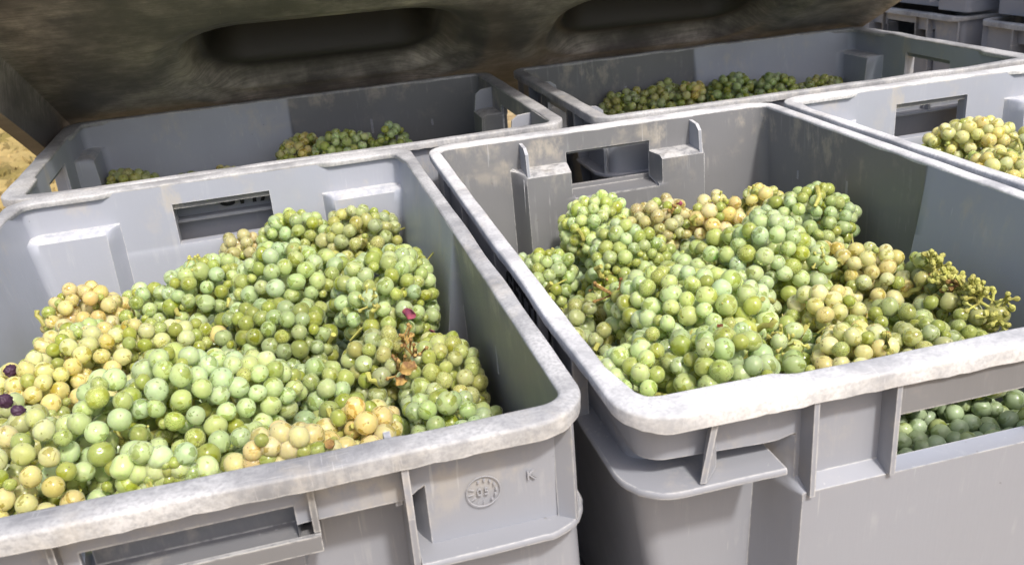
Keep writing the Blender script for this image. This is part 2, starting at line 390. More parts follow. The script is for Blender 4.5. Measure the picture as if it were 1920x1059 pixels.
def crate_rim(seed):
    rg = np.random.default_rng(seed); P = []
    def dense(lst, mx):
        out = []
        for a, b in zip(lst, lst[1:]):
            k = max(1, int(math.ceil(abs(b - a) / mx))); out += [a + (b - a) * t / k for t in range(k)]
        return out + [lst[-1]]
    SY = dense([-.235, 0, .235], .007); EX = dense([-.135, -.111, -.1, 0, .1, .111, .135], .006); nc = 14
    P += [('s', 1, y) for y in SY] + [('c', 1, 1, a) for a in np.linspace(0, 90, nc)] + [('e', 1, x) for x in EX[::-1]]
    P += [('c', -1, 1, a) for a in np.linspace(90, 180, nc)] + [('s', -1, y) for y in SY[::-1]] + [('c', -1, -1, a) for a in np.linspace(180, 270, nc)]
    P += [('e', -1, x) for x in EX] + [('c', 1, -1, a) for a in np.linspace(270, 360, nc)]
    n = len(P); t = np.arange(n)
    def jit(amp, k0=3, k1=60):
        s = np.zeros(n)
        for k in np.linspace(k0, k1, 14): s += rg.normal() * np.sin(2 * np.pi * int(k) * t / n + rg.uniform(0, 6.28)) / math.sqrt(14)
        return amp * s
    jo, ji, jz, jl, jn = jit(.0004, 2, 20), jit(.00022, 3, 40), jit(.0003, 2, 30), jit(.00035, 5, 140), jit(.0002, 40, 140)
    mb = MB(); vs = []; prof = 11
    for i, d in enumerate(P):
        q = 0.0
        if d[0] == 'e' and d[1] > 0: q = sstep(abs(d[2]), .100, .113)
        if d[0] == 'c' and d[2] > 0: q = 1.0
        if d[0] == 's': q = sstep(d[2], .215, .235)
        if d[0] == 'e' and d[1] < 0: q = -.2 * sstep(abs(d[2]), .1, .104)
        ie = .0170 + .0050 * q + ji[i]; isd = .0109 + .0045 * max(q, 0) * (d[0] != 's') + ji[i]; o = jo[i]; z = jz[i]; l = jl[i]; s_ = jn[i]
        lz = -.0098 if d[0] == 'e' else (-.0072 if d[0] == 's' else -.0072 - .0026 * abs(math.sin(math.radians(d[3]))))
        pr = [(1, -.0006, -.006), (1, .0006, -.0022), (1, .0001, -.0008 + z), (1, -.0014, -.0001 + z), (0, .0062 + o, .0002 + z + s_), (0, .0018 + o, z), (0, .0004 + o, -.0005 + z),
              (0, o, -.0020), (0, o + .0003, lz + l), (0, o + .0024, lz - .0002 + l), (0, .003 + o, -.0040)]
        for (wh, off, zz) in pr:
            x, y = place(d, isd + off if wh else off, ie + off if wh else off); vs.append((x, y, zz))
        x, y = place(d, .0088, .0150); vs.append((x, y, -.0040))
    k = prof + 1; fs = []
    for i in range(n):
        j = (i + 1) % n
        for c in range(k - 1): fs.append((i * k + c, j * k + c, j * k + c + 1, i * k + c + 1))
    mb.add(vs, fs); return mb
def crate_flange(sx, q, seed):
    """shelf round one corner: q True at the stepped-in end"""
    rg = np.random.default_rng(seed); z0 = -.0455 if q else -.0675; sy = 1 if q else -1
    P = [('s', sx, sy * y) for y in np.linspace(.005, .215, 16)]
    A = np.linspace(0, 90, 12)
    base = {(1, 1): lambda a: a, (-1, 1): lambda a: 180 - a, (-1, -1): lambda a: 180 + a, (1, -1): lambda a: 360 - a}[(sx, sy)]
    P += [('c', sx, sy, base(a)) for a in A] + [('e', sy, sx * x) for x in ((.135, .13, .125, .12, .115, .1115) if q else (.135, .125, .118, .111, .107, .1035))]
    mb = MB(); vs = []
    for i, d in enumerate(P):
        ds, de, _ = inset(d, z0 - .002); o = .0022 + rg.uniform(-.0004, .0004)
        di = (ds - .0026, de - .0026)
        for (u, zz) in (((di[0], di[1]), 0), ((o + .001, o + .001), 0), ((o, o), -.0012), ((o + .0003, o + .0003), -.0035), ((di[0], di[1]), -.0038)):
            x, y = place(d, *u); vs.append((x, y, z0 + zz))
    k = 5; fs = []
    for i in range(len(P) - 1):
        for c in range(k): fs.append((i * k + c, (i + 1) * k + c, (i + 1) * k + (c + 1) % k, i * k + (c + 1) % k))
    fs.append(tuple(range(k))); fs.append(tuple((len(P) - 1) * k + c for c in range(k))[::-1])
    mb.add(vs, fs, .3); return mb
def rib_mesh(p0, p1, z0, z1, th=.0030, p1b=None):
    """upright plate from wall point p0 to outer point p1 (xy), z0 top to z1 bottom"""
    a, b = Vector((*p0, 0)), Vector((*p1, 0)); b2 = Vector((*(p1b or p1), 0)); nrm = (b - a).normalized().cross(Vector((0, 0, 1))) * th / 2
    mb = MB(); vs = []
    for s in (-1, 1):
        vs += [a + nrm * s + Vector((0, 0, z0)), b + nrm * s + Vector((0, 0, z0)), b2 + nrm * s + Vector((0, 0, z1)), a + nrm * s + Vector((0, 0, z1))]
    mb.add(vs, [(0, 1, 2, 3), (4, 7, 6, 5), (0, 4, 5, 1), (1, 5, 6, 2), (2, 6, 7, 3), (3, 7, 4, 0)], .35); return mb
RIBS = []
for s in (-1, 1):
    RIBS.append(rib_mesh((s * .0965, HY - .0145), (s * .0965, HY - .002), -.006, -.0665))       # boxes beside the stepped-out end's handle
    RIBS.append(rib_mesh((s * .0497, HY - .0145), (s * .0497, HY - .002), -.006, -.0645))
    RIBS.append(rib_mesh((s * .1015, -HY + .0160), (s * .1015, -HY + .0025), -.006, -.0395, .0034))
    RIBS.append(rib_mesh((s * .1015, -HY + .0420), (s * .1015, -HY + .0025), -.0395, -.115, .0034, (s * .1015, -HY + .012)))
    RIBS.append(rib_mesh((s * .1015, -HY + .0430), (s * .1015, -HY + .0115), -.115, -.27, .0030))
    f = MB(); xx = s * .0975                                                            # fin standing on the inner ledge
    f.add([(xx + e, -HY + yy, zz) for e in (-.0017, .0017) for yy, zz in ((.0165, -.006), (.0340, -.0075), (.0415, -.0130), (.0450, -.040), (.0165, -.040))],
          [(0, 1, 2, 3, 4), (9, 8, 7, 6, 5)] + [(i, i + 5, (i + 1) % 5 + 5, (i + 1) % 5) for i in range(5)], .4); RIBS.append(f)
    cx, cy = place(('c', s, -1, 0 if False else (292 if s > 0 else 248)), .0095, .0160); ox, oy = place(('c', s, -1, (316 if s > 0 else 224)), .0022, .0022)
    RIBS.append(rib_mesh((cx, cy), (ox, oy), -.007, -.0680))
    cx, cy = place(('c', s, 1, 70 if s > 0 else 110), .0095, .0160); ox, oy = place(('c', s, 1, 66 if s > 0 else 114), .003, .003)
    ax, ay = place(('e', 1, s * .150), 0, .003)
    RIBS.append(rib_mesh((s * .146, HY - .0155), (s * .150, HY - .003), -.006, -.0445, .003, (s * .157, HY - .004)))
    for y in (-.205, -.115, .012, .135, .205):
        RIBS.append(rib_mesh((s * (HX - .0095), y), (s * (HX - .0010), y), -.006, -.0680 if y < 0 else -.0460))
def handle_frame(high):
    mb = MB()
    zf = -.0470 if high else -.0690; w_ = .0585
    mb.box((0, -HY + .0252, zf), (.0585, .0165, .0016))                        # tray under the grip
    for s in (-1, 1):
        mb.box((s * .0570, -HY + .0115, -.0225), (.0016, .0040, .0155))
        mb.box((s * .0570, -HY + .0250, (zf - .0390) / 2), (.0015, .0163, abs(zf + .0390) / 2 + .001))
    if high: mb.box((0, -HY + .0320, -.0335), (.0475, .0012, .0125))          # plate closing the grip from inside
    mb.box((0, -HY + .0082, zf + .0025), (.0585, .0013, .0045))               # upturned lip
    return mb
def grip_bar():
    mb = MB(); mb.box((0, HY - .0082, -.0178), (.0482, .0052, .0108)); return mb

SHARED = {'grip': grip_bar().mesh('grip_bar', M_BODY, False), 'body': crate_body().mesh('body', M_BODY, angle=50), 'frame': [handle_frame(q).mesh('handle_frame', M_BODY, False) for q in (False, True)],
          'rib': [r.mesh('rib', M_BODY, False) for r in RIBS]}
FL = [crate_flange(sx, q, 5 + sx + 2 * q).mesh('flange', M_BODY, angle=50) for sx in (-1, 1) for q in (False, True)]
def make_crate(loc, rz, seed, label, group, rim_mat, full=True):
    r = empty('grape_crate', (loc[0], loc[1], loc[2]), rz); tag(r, label, 'crate', group)
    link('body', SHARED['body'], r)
    link('rim', crate_rim(seed).mesh('rim', rim_mat, angle=60), r)
    for f in FL: link('flange', f, r)
    for f in SHARED['rib']: link('rib', f, r)
    link('grip_bar', SHARED['grip'], r)
    link('handle_frame', SHARED['frame'][1 if 'letter K' in label else 0], r)
    return r
OFF = {'A': (-.00126, .0095, .00785), 'B': (.00528, -.00902, -.0062), 'E': (.0108, -.0116, -.0052), 'C': (-.02025, .00776, .01042), 'D': (.00542, .00333, .00252)}
NOM = {'A': (.2, .3, 0), 'B': (.6, .3, math.pi), 'E': (1.0, .3, 0), 'C': (.3, .8, math.pi / 2), 'D': (.9, .8, -math.pi / 2)}
GRP = 'grey grape crates packed together on the pallet'
CL = {'A': ('grey plastic crate of grapes in the front left with moulded letter K', M_RIM), 'B': ('grey plastic crate of grapes in front right with open handle hole', M_RIM3),
      'C': ('grey plastic crate behind the front left one, half under the black lid', M_RIM2), 'D': ('grey plastic crate at the back right, half under the black lid', M_RIM2),
      'E': ('grey plastic crate of yellow grapes at right edge, beside the front right crate', M_RIM3)}
CR = {}
for i, k in enumerate('ABCDE'):
    cx, cy, rz = NOM[k]; ox, oy, orr = OFF[k]
    CR[k] = make_crate((cx + ox, cy + oy, 0), rz + orr, 20 + i, CL[k][0], GRP, CL[k][1])
LOWL = {'A': 'dark grey crate in the shadow beneath the front left crate', 'B': 'dark grey crate in the shadow beneath the front right crate',
        'C': 'grey crate beneath the back left crate', 'D': 'grey crate beneath the back right crate', 'E': 'grey crate beneath the crate at the right edge'}
for i, k in enumerate('ABCDE'):
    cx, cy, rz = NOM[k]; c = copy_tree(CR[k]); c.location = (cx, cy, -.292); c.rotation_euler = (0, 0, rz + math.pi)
    tag(c, LOWL[k], 'crate', 'lower layer of grey crates')
# lower layer's pallet
pr = empty('pallet', (.6, .5, GZ)); tag(pr, 'black plastic pallet under the lower crates', 'pallet')
for i in range(7):
    b = MB(); b.box((0, -.45 + i * .15, .145), (.6, .055, .011)); b.build('deck_board', M_PALLET, pr, False)
for i in range(3):
    b = MB(); b.box((-.55 + i * .55, 0, .067), (.045, .5, .067)); b.build('runner', M_PALLET, pr, False)
# neighbouring stacks of crates at the right, seen end-on
SX = 1.585
for col, (yc, nm) in enumerate(((1.437, 'farther'), (1.002, 'nearer'))):
    for lv, zz in enumerate((-.343, -.05, .243)):
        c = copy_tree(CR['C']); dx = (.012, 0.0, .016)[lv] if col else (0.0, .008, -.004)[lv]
        c.location = (SX + .297 + dx + .012 * col, yc, zz); c.rotation_euler = (0, 0, -math.pi / 2 - .02 + .015 * lv)
        tag(c, ('bottom', 'middle', 'top')[lv] + ' grey crate of the ' + nm + ' empty stack behind the right side', 'crate', 'stacked grey crates in the background')

# printing and moulding marks
def text_mesh(body, size, mat, name, ext=.0003, bold=0.0):
    cu = bpy.data.curves.new(name, 'FONT'); cu.body = body; cu.size = size; cu.extrude = ext; cu.align_x = 'LEFT'; cu.offset = bold; cu.space_character = 1.25
    o = bpy.data.objects.new(name, cu); COL.objects.link(o)
    dg = bpy.context.evaluated_depsgraph_get(); me = bpy.data.meshes.new_from_object(o.evaluated_get(dg)); bpy.data.objects.remove(o)
    me.materials.clear(); me.materials.append(mat); me.name = name; return me
TXT = text_mesh('CHATEAU', .0265, M_INK, 'printed_lettering', bold=.0006); TXT2 = text_mesh('GETTIER', .0265, M_INK, 'printed_lettering', bold=.0006)
def put_text(crate, me, sx, ystart, zbase, reading):
    o = link('printed_lettering', me, crate)
    # text stands on the outer side panel; facing sx
    q = sx
    x = sx * (HX - .0112 + TH + .0008)
    o.rotation_euler = (math.pi / 2, 0, math.pi / 2 if sx > 0 else -math.pi / 2); o.location = (x, ystart, zbase)
    return o
# crate C is turned 90 deg: its front face is local -x; text runs along world +x = local -y
lc = CR['C'].location
put_text(CR['C'], TXT, -1, -(.187 - lc.x), -.0392, 1)
lb = CR['B'].location
# crate B turned 180: its left face is local +x, reading from far to near = local -y(world +y) to +y
put_text(CR['B'], TXT2, 1, -(.268 - lb.y), -.0392, 1)
put_text(CR['B'], TXT, 1, -(.445 - lb.y), -.0392, 1)
# date wheel and letter on the front-left crate's corner panel
def emboss():
    mb = MB(); n = 28
    def ring(r, t):
        mb.tube([(r * math.cos(2 * math.pi * i / n), 0, r * math.sin(2 * math.pi * i / n)) for i in range(n + 1)], t, 6, cap=False)
    ring(.0088, .0003)
    for i in range(7):
        a = math.radians(110 - i * 27); mb.tube([(.0066 * math.cos(a), -.0006, .0066 * math.sin(a)), (.0066 * math.cos(a), .0004, .0066 * math.sin(a))], .0006, 8)
    for i in range(5):
        a = math.radians(160 + i * 27); mb.tube([(.005 * math.cos(a), 0, .005 * math.sin(a)), (.0078 * math.cos(a), 0, .0078 * math.sin(a))], .00025, 5)
    return mb
PX, PY, PZ = None, -HY + .0182 - TH - .0003, None
wq = ony(897, 918, CR['A'].location.y - HY + .0175); kq = ony(984, 886, CR['A'].location.y - HY + .0175)
e = emboss().build('date_wheel', M_MOULD, CR['A']); e.location = (wq[0] - CR['A'].location.x, PY, wq[2])
t = link('date_digits', text_mesh('05', .0058, M_MOULD, 'date_digits', .0004), CR['A']); t.rotation_euler = (math.pi / 2, 0, 0); t.location = (wq[0] - CR['A'].location.x - .0035, PY, wq[2] - .002)
t = link('moulded_letter', text_mesh('K', .0075, M_MOULD, 'moulded_letter', .0005), CR['A']); t.rotation_euler = (math.pi / 2, 0, 0); t.location = (kq[0] - CR['A'].location.x - .002, PY, kq[2] - .003)

# ------------------------------------------------------------------ black lid, tilted over the back crates
def lid():
    U0, U1, V0, V1 = -.022, 1.190, -.22, .40
    r = empty('bin_lid', (0, 1.0, .006)); tag(r, 'scuffed black plastic lid with oblong recesses, tilted over the back crates', 'lid')
    r.rotation_euler = (math.atan(.52), 0, math.pi)      # local x = -world x, local y runs down the slope to the camera
    us = np.concatenate([np.linspace(-.085, .0, 24), np.linspace(.006, 1.06, 300), np.linspace(1.066, 1.205, 40)]); vsr = np.linspace(V0, V1, 200)
    def rr(u, v, cu, cv, hu, hv, rad):
        qx = abs(u - cu) - hu + rad; qy = abs(v - cv) - hv + rad
        return math.hypot(max(qx, 0), max(qy, 0)) + min(max(qx, qy), 0) - rad
    mb = MB(); vs = []; hole = []
    for v in vsr:
        for u in us:
            h = 0.0; dm = [9]
            for cu, cv in ((.338, .118), (.835, .088)):
                d = rr(u, v + .035 * (u - cu), cu, cv, .190, .122, .095)
                h += .010 * (1 - sstep(d, -.004, .030)) + .026 * (1 - sstep(d, -.034, -.004)) + .060 * (1 - sstep(d, -.064, -.036)); dm[0] = min(dm[0], d)
            # left skirt: steep drop; right skirt: wide round
            s = -.066 * sstep(-.020 - u, 0.0, .012); uu = u
            if u < -.020: uu = -.020 - (-.020 - u) * .35
            s2 = -.010 * sstep(u, 1.165, 1.205)
            vs.append((-uu, v, h + s + s2 + .0012 * math.sin(u * 9 + v * 14) * math.sin(v * 11))); hole.append(dm[0])
    nu, nv = len(us), len(vsr); fs = [(j * nu + i, j * nu + i + 1, (j + 1) * nu + i + 1, (j + 1) * nu + i) for j in range(nv - 1) for i in range(nu - 1)]
    mb.add(vs, fs); mb.a = [sstep(q, -.040, -.012) for q in hole]; p = mb.build('underside', M_LID, r, angle=60)
    # closed upper side
    mb = MB(); top = []
    k = [0, 6, 14, 23, 110, 220, 323, 335, 350, nu - 1]
    for v in (V0, V1):
        for i in k:
            z0 = vs[(0 if v == V0 else nv - 1) * nu + i][2]
            top.append((vs[i][0], v, max(z0 + .006, .012 if us[i] < -.03 or us[i] > 1.2 else .132)))
    nk = len(k); f2 = [(i, i + nk, i + 1 + nk, i + 1) for i in range(nk - 1)]
    mb.add(top, f2)
    for (vrow, base) in ((0, 0), (nv - 1, nk)):                     # close front and back edges
        for a in range(nk - 1):
            lo = [vs[vrow * nu + i] for i in range(k[a], k[a + 1] + 1)]
            mb.add(lo + [top[base + a + 1], top[base + a]], [tuple(range(len(lo) + 2))])
    for ii, kk in ((0, 0), (nu - 1, nk - 1)):
        lo = [vs[j * nu + ii] for j in range(nv)]; mb.add(lo + [top[nk + kk], top[kk]], [tuple(range(len(lo) + 2))])
    mb.build('top_shell', M_LID, r, False)
    return r
lid()

# ------------------------------------------------------------------ grapes
def icos(sub, name, mat, seed, dim=0.0):
    import bmesh
    bm = bmesh.new(); bmesh.ops.create_icosphere(bm, subdivisions=sub, radius=1.0); rg = np.random.default_rng(seed)
    a, b, c = rg.uniform(-1, 1, 3), rg.uniform(-1, 1, 3), rg.uniform(-1, 1, 3)
    for v in bm.verts:
        n = np.array(v.co); s = 1 + .020 * math.sin(2.2 * n @ a * 2 + 1) + .018 * math.sin(3 * n @ b + 2) + .012 * math.sin(5 * n @ c)
        zz = n[2]; s *= 1 + .035 * zz * zz * (1 if seed % 2 else -1)
        if zz > .975: s *= 1 - .05 * (zz - .975) / .025
        if zz < -.9: s *= 1 - .10 * (-zz - .9) / .1
        if dim and n @ (a / np.linalg.norm(a)) > .80: s *= 1 - dim * (n @ (a / np.linalg.norm(a)) - .80) / .2
        v.co = Vector(n * s)
    me = bpy.data.meshes.new(name); bm.to_mesh(me); bm.free(); me.materials.append(mat)
    me.polygons.foreach_set('use_smooth', [True] * len(me.polygons)); return me
BERRY = [icos(4, 'berry', M_BERRY, s, d) for s, d in ((1, 0), (2, 0), (3, 0), (4, 0), (5, .12), (6, 0), (7, .2))]

PAL = {  # base colours of the skins (bloomed), bloom amount
    'green': [((.385, .495, .25), .92), ((.365, .475, .265), .97), ((.41, .50, .225), .82), ((.37, .45, .15), .6)],
    'pale': [((.46, .58, .305), .95), ((.44, .56, .32), 1.0), ((.485, .585, .275), .88), ((.46, .55, .20), .65)],
    'dark': [((.325, .425, .22), .92), ((.34, .435, .23), .88), ((.34, .41, .14), .5)],
    'olive': [((.44, .475, .215), .78), ((.41, .47, .235), .88), ((.46, .48, .195), .68), ((.395, .46, .25), .92)],
    'yellow': [((.60, .575, .27), .88), ((.565, .575, .28), .92), ((.63, .565, .235), .78), ((.53, .565, .28), .92)],
    'amber': [((.63, .545, .25), .82), ((.61, .555, .285), .88), ((.64, .53, .24), .78), ((.60, .55, .28), .92)],
    'brown': [((.46, .43, .23), .85), ((.42, .43, .235), .88), ((.51, .45, .24), .78)],
}
def bunch_points(L, W, n_try, rg, r0, flat=.78):
    """berry centres over a lumpy tapered body lying along +x, centred at origin"""
    pts = []; rad = []; lob = [(rg.uniform(.05, .9), rg.uniform(0, 6.28), rg.uniform(.10, .26)) for _ in range(5)]
    arr = np.zeros((0, 3)); ra = np.zeros(0)
    for layer in (1.0, .52):
        for _ in range(n_try):
            t = rg.uniform(0, 1); a = rg.uniform(0, 2 * math.pi)
            prof = (max(0, math.sin(math.pi * min(1, (t * .92 + .04)))) ** .55) * (1.10 - .42 * t)
            for (lt, la, lh) in lob: prof *= 1 + lh * math.exp(-((t - lt) / .16) ** 2) * max(0, math.cos(a - la))
            R = max(0, W / 2 * prof * layer - r0 * .9)
            p = np.array([(t - .5) * (L - 1.6 * r0), R * math.cos(a), R * math.sin(a) * flat]) + rg.normal(0, .0011, 3)
            r = r0 * (rg.normal(1, .10) if rg.uniform() > .025 else rg.uniform(.45, .7))
            r = min(r, r0 * 1.17)
            if len(arr):
                dd = np.sqrt(((arr - p) ** 2).sum(1))
                if (dd < .80 * (ra + r)).any(): continue
            arr = np.vstack([arr, p]); ra = np.append(ra, r)
    return arr, ra
# px, py of the bunch's middle, surface height, heading deg (0 = +x, 90 = away), length mm, width mm, palette, label
A_B = [
 (155, 556, -.048, 20, 76, 62, 'amber', 'small amber grape bunch against the back wall of front left crate'),
 (285, 548, -.056, 30, 100, 66, 'green', 'green grape bunch right of the small amber bunch in front left crate'),
 (385, 505, -.044, 60, 95, 72, 'green', 'green bunch with a tuft of bare stalks on top, front left crate'),
 (452, 442, -.062, 80, 60, 48, 'brown', 'small olive brown bunch just under the printed handle opening'),
 (545, 410, -.048, 140, 90, 66, 'green', 'green bunch at back of front left crate, right of the handle opening'),
 (660, 408, -.050, 0, 120, 70, 'olive', 'olive green bunch against the back wall, below the right ledge'),
 (560, 510, -.040, 10, 120, 80, 'green', 'big green bunch in the middle of the pile, front left crate'),
 (740, 500, -.036, 65, 150, 84, 'green', 'largest green bunch leaning on right wall of front left crate'),
 (485, 590, -.050, 150, 120, 80, 'dark', 'deep green bunch at the centre of the front left crate'),
 (225, 640, -.048, 12, 150, 62, 'yellow', 'long yellow grape bunch lying across the left of front left crate'),
 (330, 610, -.046, 5, 66, 48, 'amber', 'amber end bunch in front of the deep green bunch, front left crate'),
 (70, 690, -.045, 40, 76, 66, 'yellow', 'yellow bunch at the left edge beside purple skins'),
 (150, 640, -.055, 80, 100, 60, 'green', 'green bunch half hidden behind the long yellow bunch'),
 (395, 715, -.032, 25, 120, 82, 'pale', 'bright pale green bunch in middle front of front left crate'),
 (225, 790, -.036, 20, 105, 76, 'pale', 'pale green bunch with very large berries near left front rim'),
 (60, 870, -.040, 60, 90, 80, 'yellow', 'yellow green bunch in bottom left corner of the photo'),
 (20, 790, -.055, 90, 80, 64, 'olive', 'olive bunch at left edge below the purple skins'),
 (590, 700, -.062, 100, 80, 62, 'green', 'dusty green bunch left of the bunch with dried stalks'),
 (715, 640, -.062, 80, 84, 64, 'olive', 'yellow olive bunch with brown dried stalks and pink skin'),
 (825, 650, -.056, 80, 105, 66, 'olive', 'olive bunch against the right wall beside the dried stalks'),
 (545, 830, -.040, 20, 72, 56, 'amber', 'small pinkish amber bunch at the front rim of front left crate'),
 (675, 770, -.048, 45, 66, 46, 'amber', 'small amber bunch with bright yellow stalk by the front rim'),
 (838, 765, -.060, 30, 84, 64, 'green', 'small green bunch in the front right corner of front left crate'),
 (430, 830, -.052, 70, 80, 70, 'dark', 'dark green bunch low behind the front rim, beside amber bunch'),
 (305, 900, -.036, 15, 52, 46, 'pale', 'small tight pale bunch touching the front rim'),
 (160, 930, -.048, 0, 90, 60, 'dark', 'shaded bunch below the yellow bunch at the bottom left'),
 (560, 640, -.075, 20, 110, 70, 'dark', 'shaded bunch sunk between deep green and dried stalk bunches'),
 (760, 590, -.078, 20, 80, 70, 'dark', 'shaded green bunch below the largest bunch by the right wall'),
 (700, 850, -.080, 20, 110, 70, 'dark', 'shaded bunch behind the front rim notch, front left crate'),
]
B_B = [
 (1115, 395, -.062, 55, 105, 66, 'pale', 'pale dusty bunch at back left, under the open handle hole'),
 (1020, 480, -.078, 75, 80, 60, 'green', 'green bunch in the back left corner of front right crate'),
 (1190, 455, -.062, 30, 100, 72, 'green', 'green bunch in front of the pale dusty bunch, front right crate'),
 (1245, 400, -.070, 10, 90, 54, 'brown', 'brownish olive bunch along the back wall of front right crate'),
 (1345, 372, -.060, 20, 70, 50, 'amber', 'small yellow amber bunch at back of front right crate'),
 (1430, 355, -.060, 30, 66, 52, 'yellow', 'small yellowish bunch between amber bunch and right wall'),
 (1500, 395, -.058, 165, 110, 76, 'green', 'plump green bunch at back right corner with cut stalk'),
 (1395, 460, -.040, 150, 140, 86, 'pale', 'big pale green bunch at centre of the front right crate'),
 (1265, 545, -.040, 115, 150, 76, 'pale', 'long pale bunch pointing at the viewer, left of centre'),
 (1130, 565, -.066, 60, 96, 66, 'olive', 'olive bunch with bare brown stalks by left wall'),
 (1195, 680, -.050, 130, 96, 72, 'pale', 'pale green bunch at the left front corner of front right crate'),
 (1335, 665, -.042, 110, 96, 66, 'green', 'green bunch at the front end of the long pale bunch'),
 (1440, 610, -.055, 20, 86, 64, 'pale', 'rounded pale bunch with a star of bare stalks at its front'),
 (1590, 485, -.058, 120, 100, 62, 'yellow', 'yellow bunch in front of the plump green bunch, right side'),
 (1690, 500, -.062, 100, 90, 54, 'olive', 'olive green bunch touching the right wall behind bare stalk'),
 (1555, 570, -.056, 30, 90, 60, 'yellow', 'pale yellow bunch right of the star of bare stalks'),
 (1770, 570, -.068, 60, 90, 56, 'olive', 'olive bunch beneath the bare stalk at the right wall'),
 (1690, 585, -.060, 20, 96, 60, 'green', 'green bunch left of the bare stalk, front right crate'),
 (1605, 635, -.052, 80, 76, 56, 'yellow', 'yellow green bunch near the front rim with upright stalk'),
 (1725, 640, -.066, 10, 90, 58, 'olive', 'olive bunch just behind the front rim, below the bare stalk'),
 (1840, 625, -.074, 30, 80, 56, 'olive', 'last bunch at right front corner of front right crate'),
 (1490, 690, -.060, 30, 90, 60, 'dark', 'dark green bunch behind the front rim of front right crate'),
 (1255, 625, -.055, 100, 90, 60, 'green', 'green bunch under the long pale bunch near the front'),
 (1080, 500, -.085, 60, 100, 60, 'dark', 'shaded bunch sunk along the left wall of front right crate'),
 (1300, 430, -.080, 10, 110, 70, 'dark', 'shaded bunch behind the big pale bunch'),
 (1480, 520, -.082, 40, 110, 70, 'dark', 'shaded bunch below the big pale bunch'),
 (1640, 560, -.086, 90, 110, 70, 'dark', 'shaded bunch between the yellow bunches, right side'),
 (1380, 730, -.070, 0, 110, 70, 'dark', 'shaded bunch behind the front rim kink'),
 (1230, 735, -.062, 30, 80, 62, 'pale', 'pale bunch tucked behind the rim at front left corner'),
]
C_B = [
 (245, 330, -.070, 10, 110, 70, 'olive', 'few olive grapes at the left end of the back left crate'),
 (370, 330, -.098, 10, 120, 70, 'dark', 'dark green bunch low in back left crate'),
 (425, 316, -.080, 10, 50, 44, 'amber', 'amber bunch peeping over the rim of the back left crate'),
 (580, 270, -.056, 40, 100, 72, 'yellow', 'yellowish bunch at the left of the heap in back left crate'),
 (655, 260, -.050, 10, 110, 76, 'pale', 'green bunch on top of the heap in back left crate'),
 (720, 268, -.064, 150, 100, 70, 'green', 'duller bunch at right of the heap in back left crate'),
 (500, 300, -.100, 10, 110, 70, 'dark', 'shaded bunch left of the heap in back left crate'),
]
D_B = [
 (1175, 188, -.066, 10, 100, 66, 'olive', 'olive bunch at the left of back right crate'),
 (1235, 172, -.060, 60, 100, 70, 'olive', 'olive green bunch second from the left in back right crate'),
 (1310, 168, -.060, 20, 100, 66, 'yellow', 'yellowish bunch behind the rim in middle of back right crate'),
 (1385, 152, -.050, 20, 110, 76, 'dark', 'dark green bunch on top in back right crate'),
 (1455, 148, -.050, 60, 90, 70, 'dark', 'second dark green bunch, right of the top one'),
 (1540, 152, -.066, 10, 100, 60, 'olive', 'yellow olive bunch at right of back right crate'),
 (1600, 150, -.082, 10, 100, 60, 'dark', 'few shaded grapes near the handle hole of back right crate'),
]
E_B = [
 (1815, 240, -.045, 150, 100, 62, 'yellow', 'golden bunch hanging clear of the wall in right edge crate'),
 (1880, 285, -.045, 40, 90, 66, 'yellow', 'yellow green bunch with a yellow stalk at right edge'),
 (1915, 245, -.050, 20, 90, 60, 'olive', 'olive bunch at the right edge of the photo'),
 (1850, 290, -.075, 40, 110, 70, 'green', 'green bunch under the golden bunch, right edge crate'),
 (1900, 320, -.060, 20, 90, 66, 'yellow', 'yellow green bunch just behind the rim at right edge'),
]
def crate_local(k, p):
    o = CR[k]; a = -o.rotation_euler[2]; x, y = p[0] - o.location.x, p[1] - o.location.y
    return math.cos(a) * x - math.sin(a) * y, math.sin(a) * x + math.cos(a) * y
def crate_world(k, x, y):
    o = CR[k]; a = o.rotation_euler[2]
    return math.cos(a) * x - math.sin(a) * y + o.location.x, math.sin(a) * x + math.cos(a) * y + o.location.y
def relax(k, P, R, own, iters=12):
    """push berries apart and keep them inside the crate"""
    P0 = P.copy(); n = len(P); o = CR[k]; a = -o.rotation_euler[2]; ca, sa = math.cos(a), math.sin(a)
    for it in range(iters):
        kd = kdtree.KDTree(n)
        for i in range(n): kd.insert(P[i], i)
        kd.balance(); I = []; J = []
        rm = R.max()
        for i in range(n):
            for (_, j, dist) in kd.find_range(P[i], R[i] + rm):
                if j > i and dist < (.80 if own[i] == own[j] else .96) * (R[i] + R[j]): I.append(i); J.append(j)
        I = np.array(I); J = np.array(J)
        if len(I):
            d = P[J] - P[I]; L = np.sqrt((d ** 2).sum(1)) + 1e-9; ov = (np.where(own[I] == own[J], .80, .96) * (R[I] + R[J]) - L) * .5 * .8
            d /= L[:, None]; mv = np.zeros_like(P); cnt = np.zeros(n)
            np.add.at(mv, I, -d * ov[:, None]); np.add.at(mv, J, d * ov[:, None]); np.add.at(cnt, I, 1); np.add.at(cnt, J, 1)
            P += mv / np.maximum(1, cnt * .55)[:, None]
        P += (P0 - P) * .05
        x, y = P[:, 0] - o.location.x, P[:, 1] - o.location.y; lx, ly = ca * x - sa * y, sa * x + ca * y
        lim = HX - .016 - np.where(ly > 0, .010, 0.0) - R; lx = np.clip(lx, -lim, lim)
        hiq = np.where(np.abs(lx) < .10, HY - .022, HY - .045) - R; lop = np.where(np.abs(lx) < .10, HY - (.090 if k == 'A' else .050), HY - .018) - R
        ly = np.minimum(np.maximum(ly, -lop), hiq)
        P[:, 0] = ca * lx + sa * ly + o.location.x; P[:, 1] = -sa * lx + ca * ly + o.location.y
    return P
NB = 0
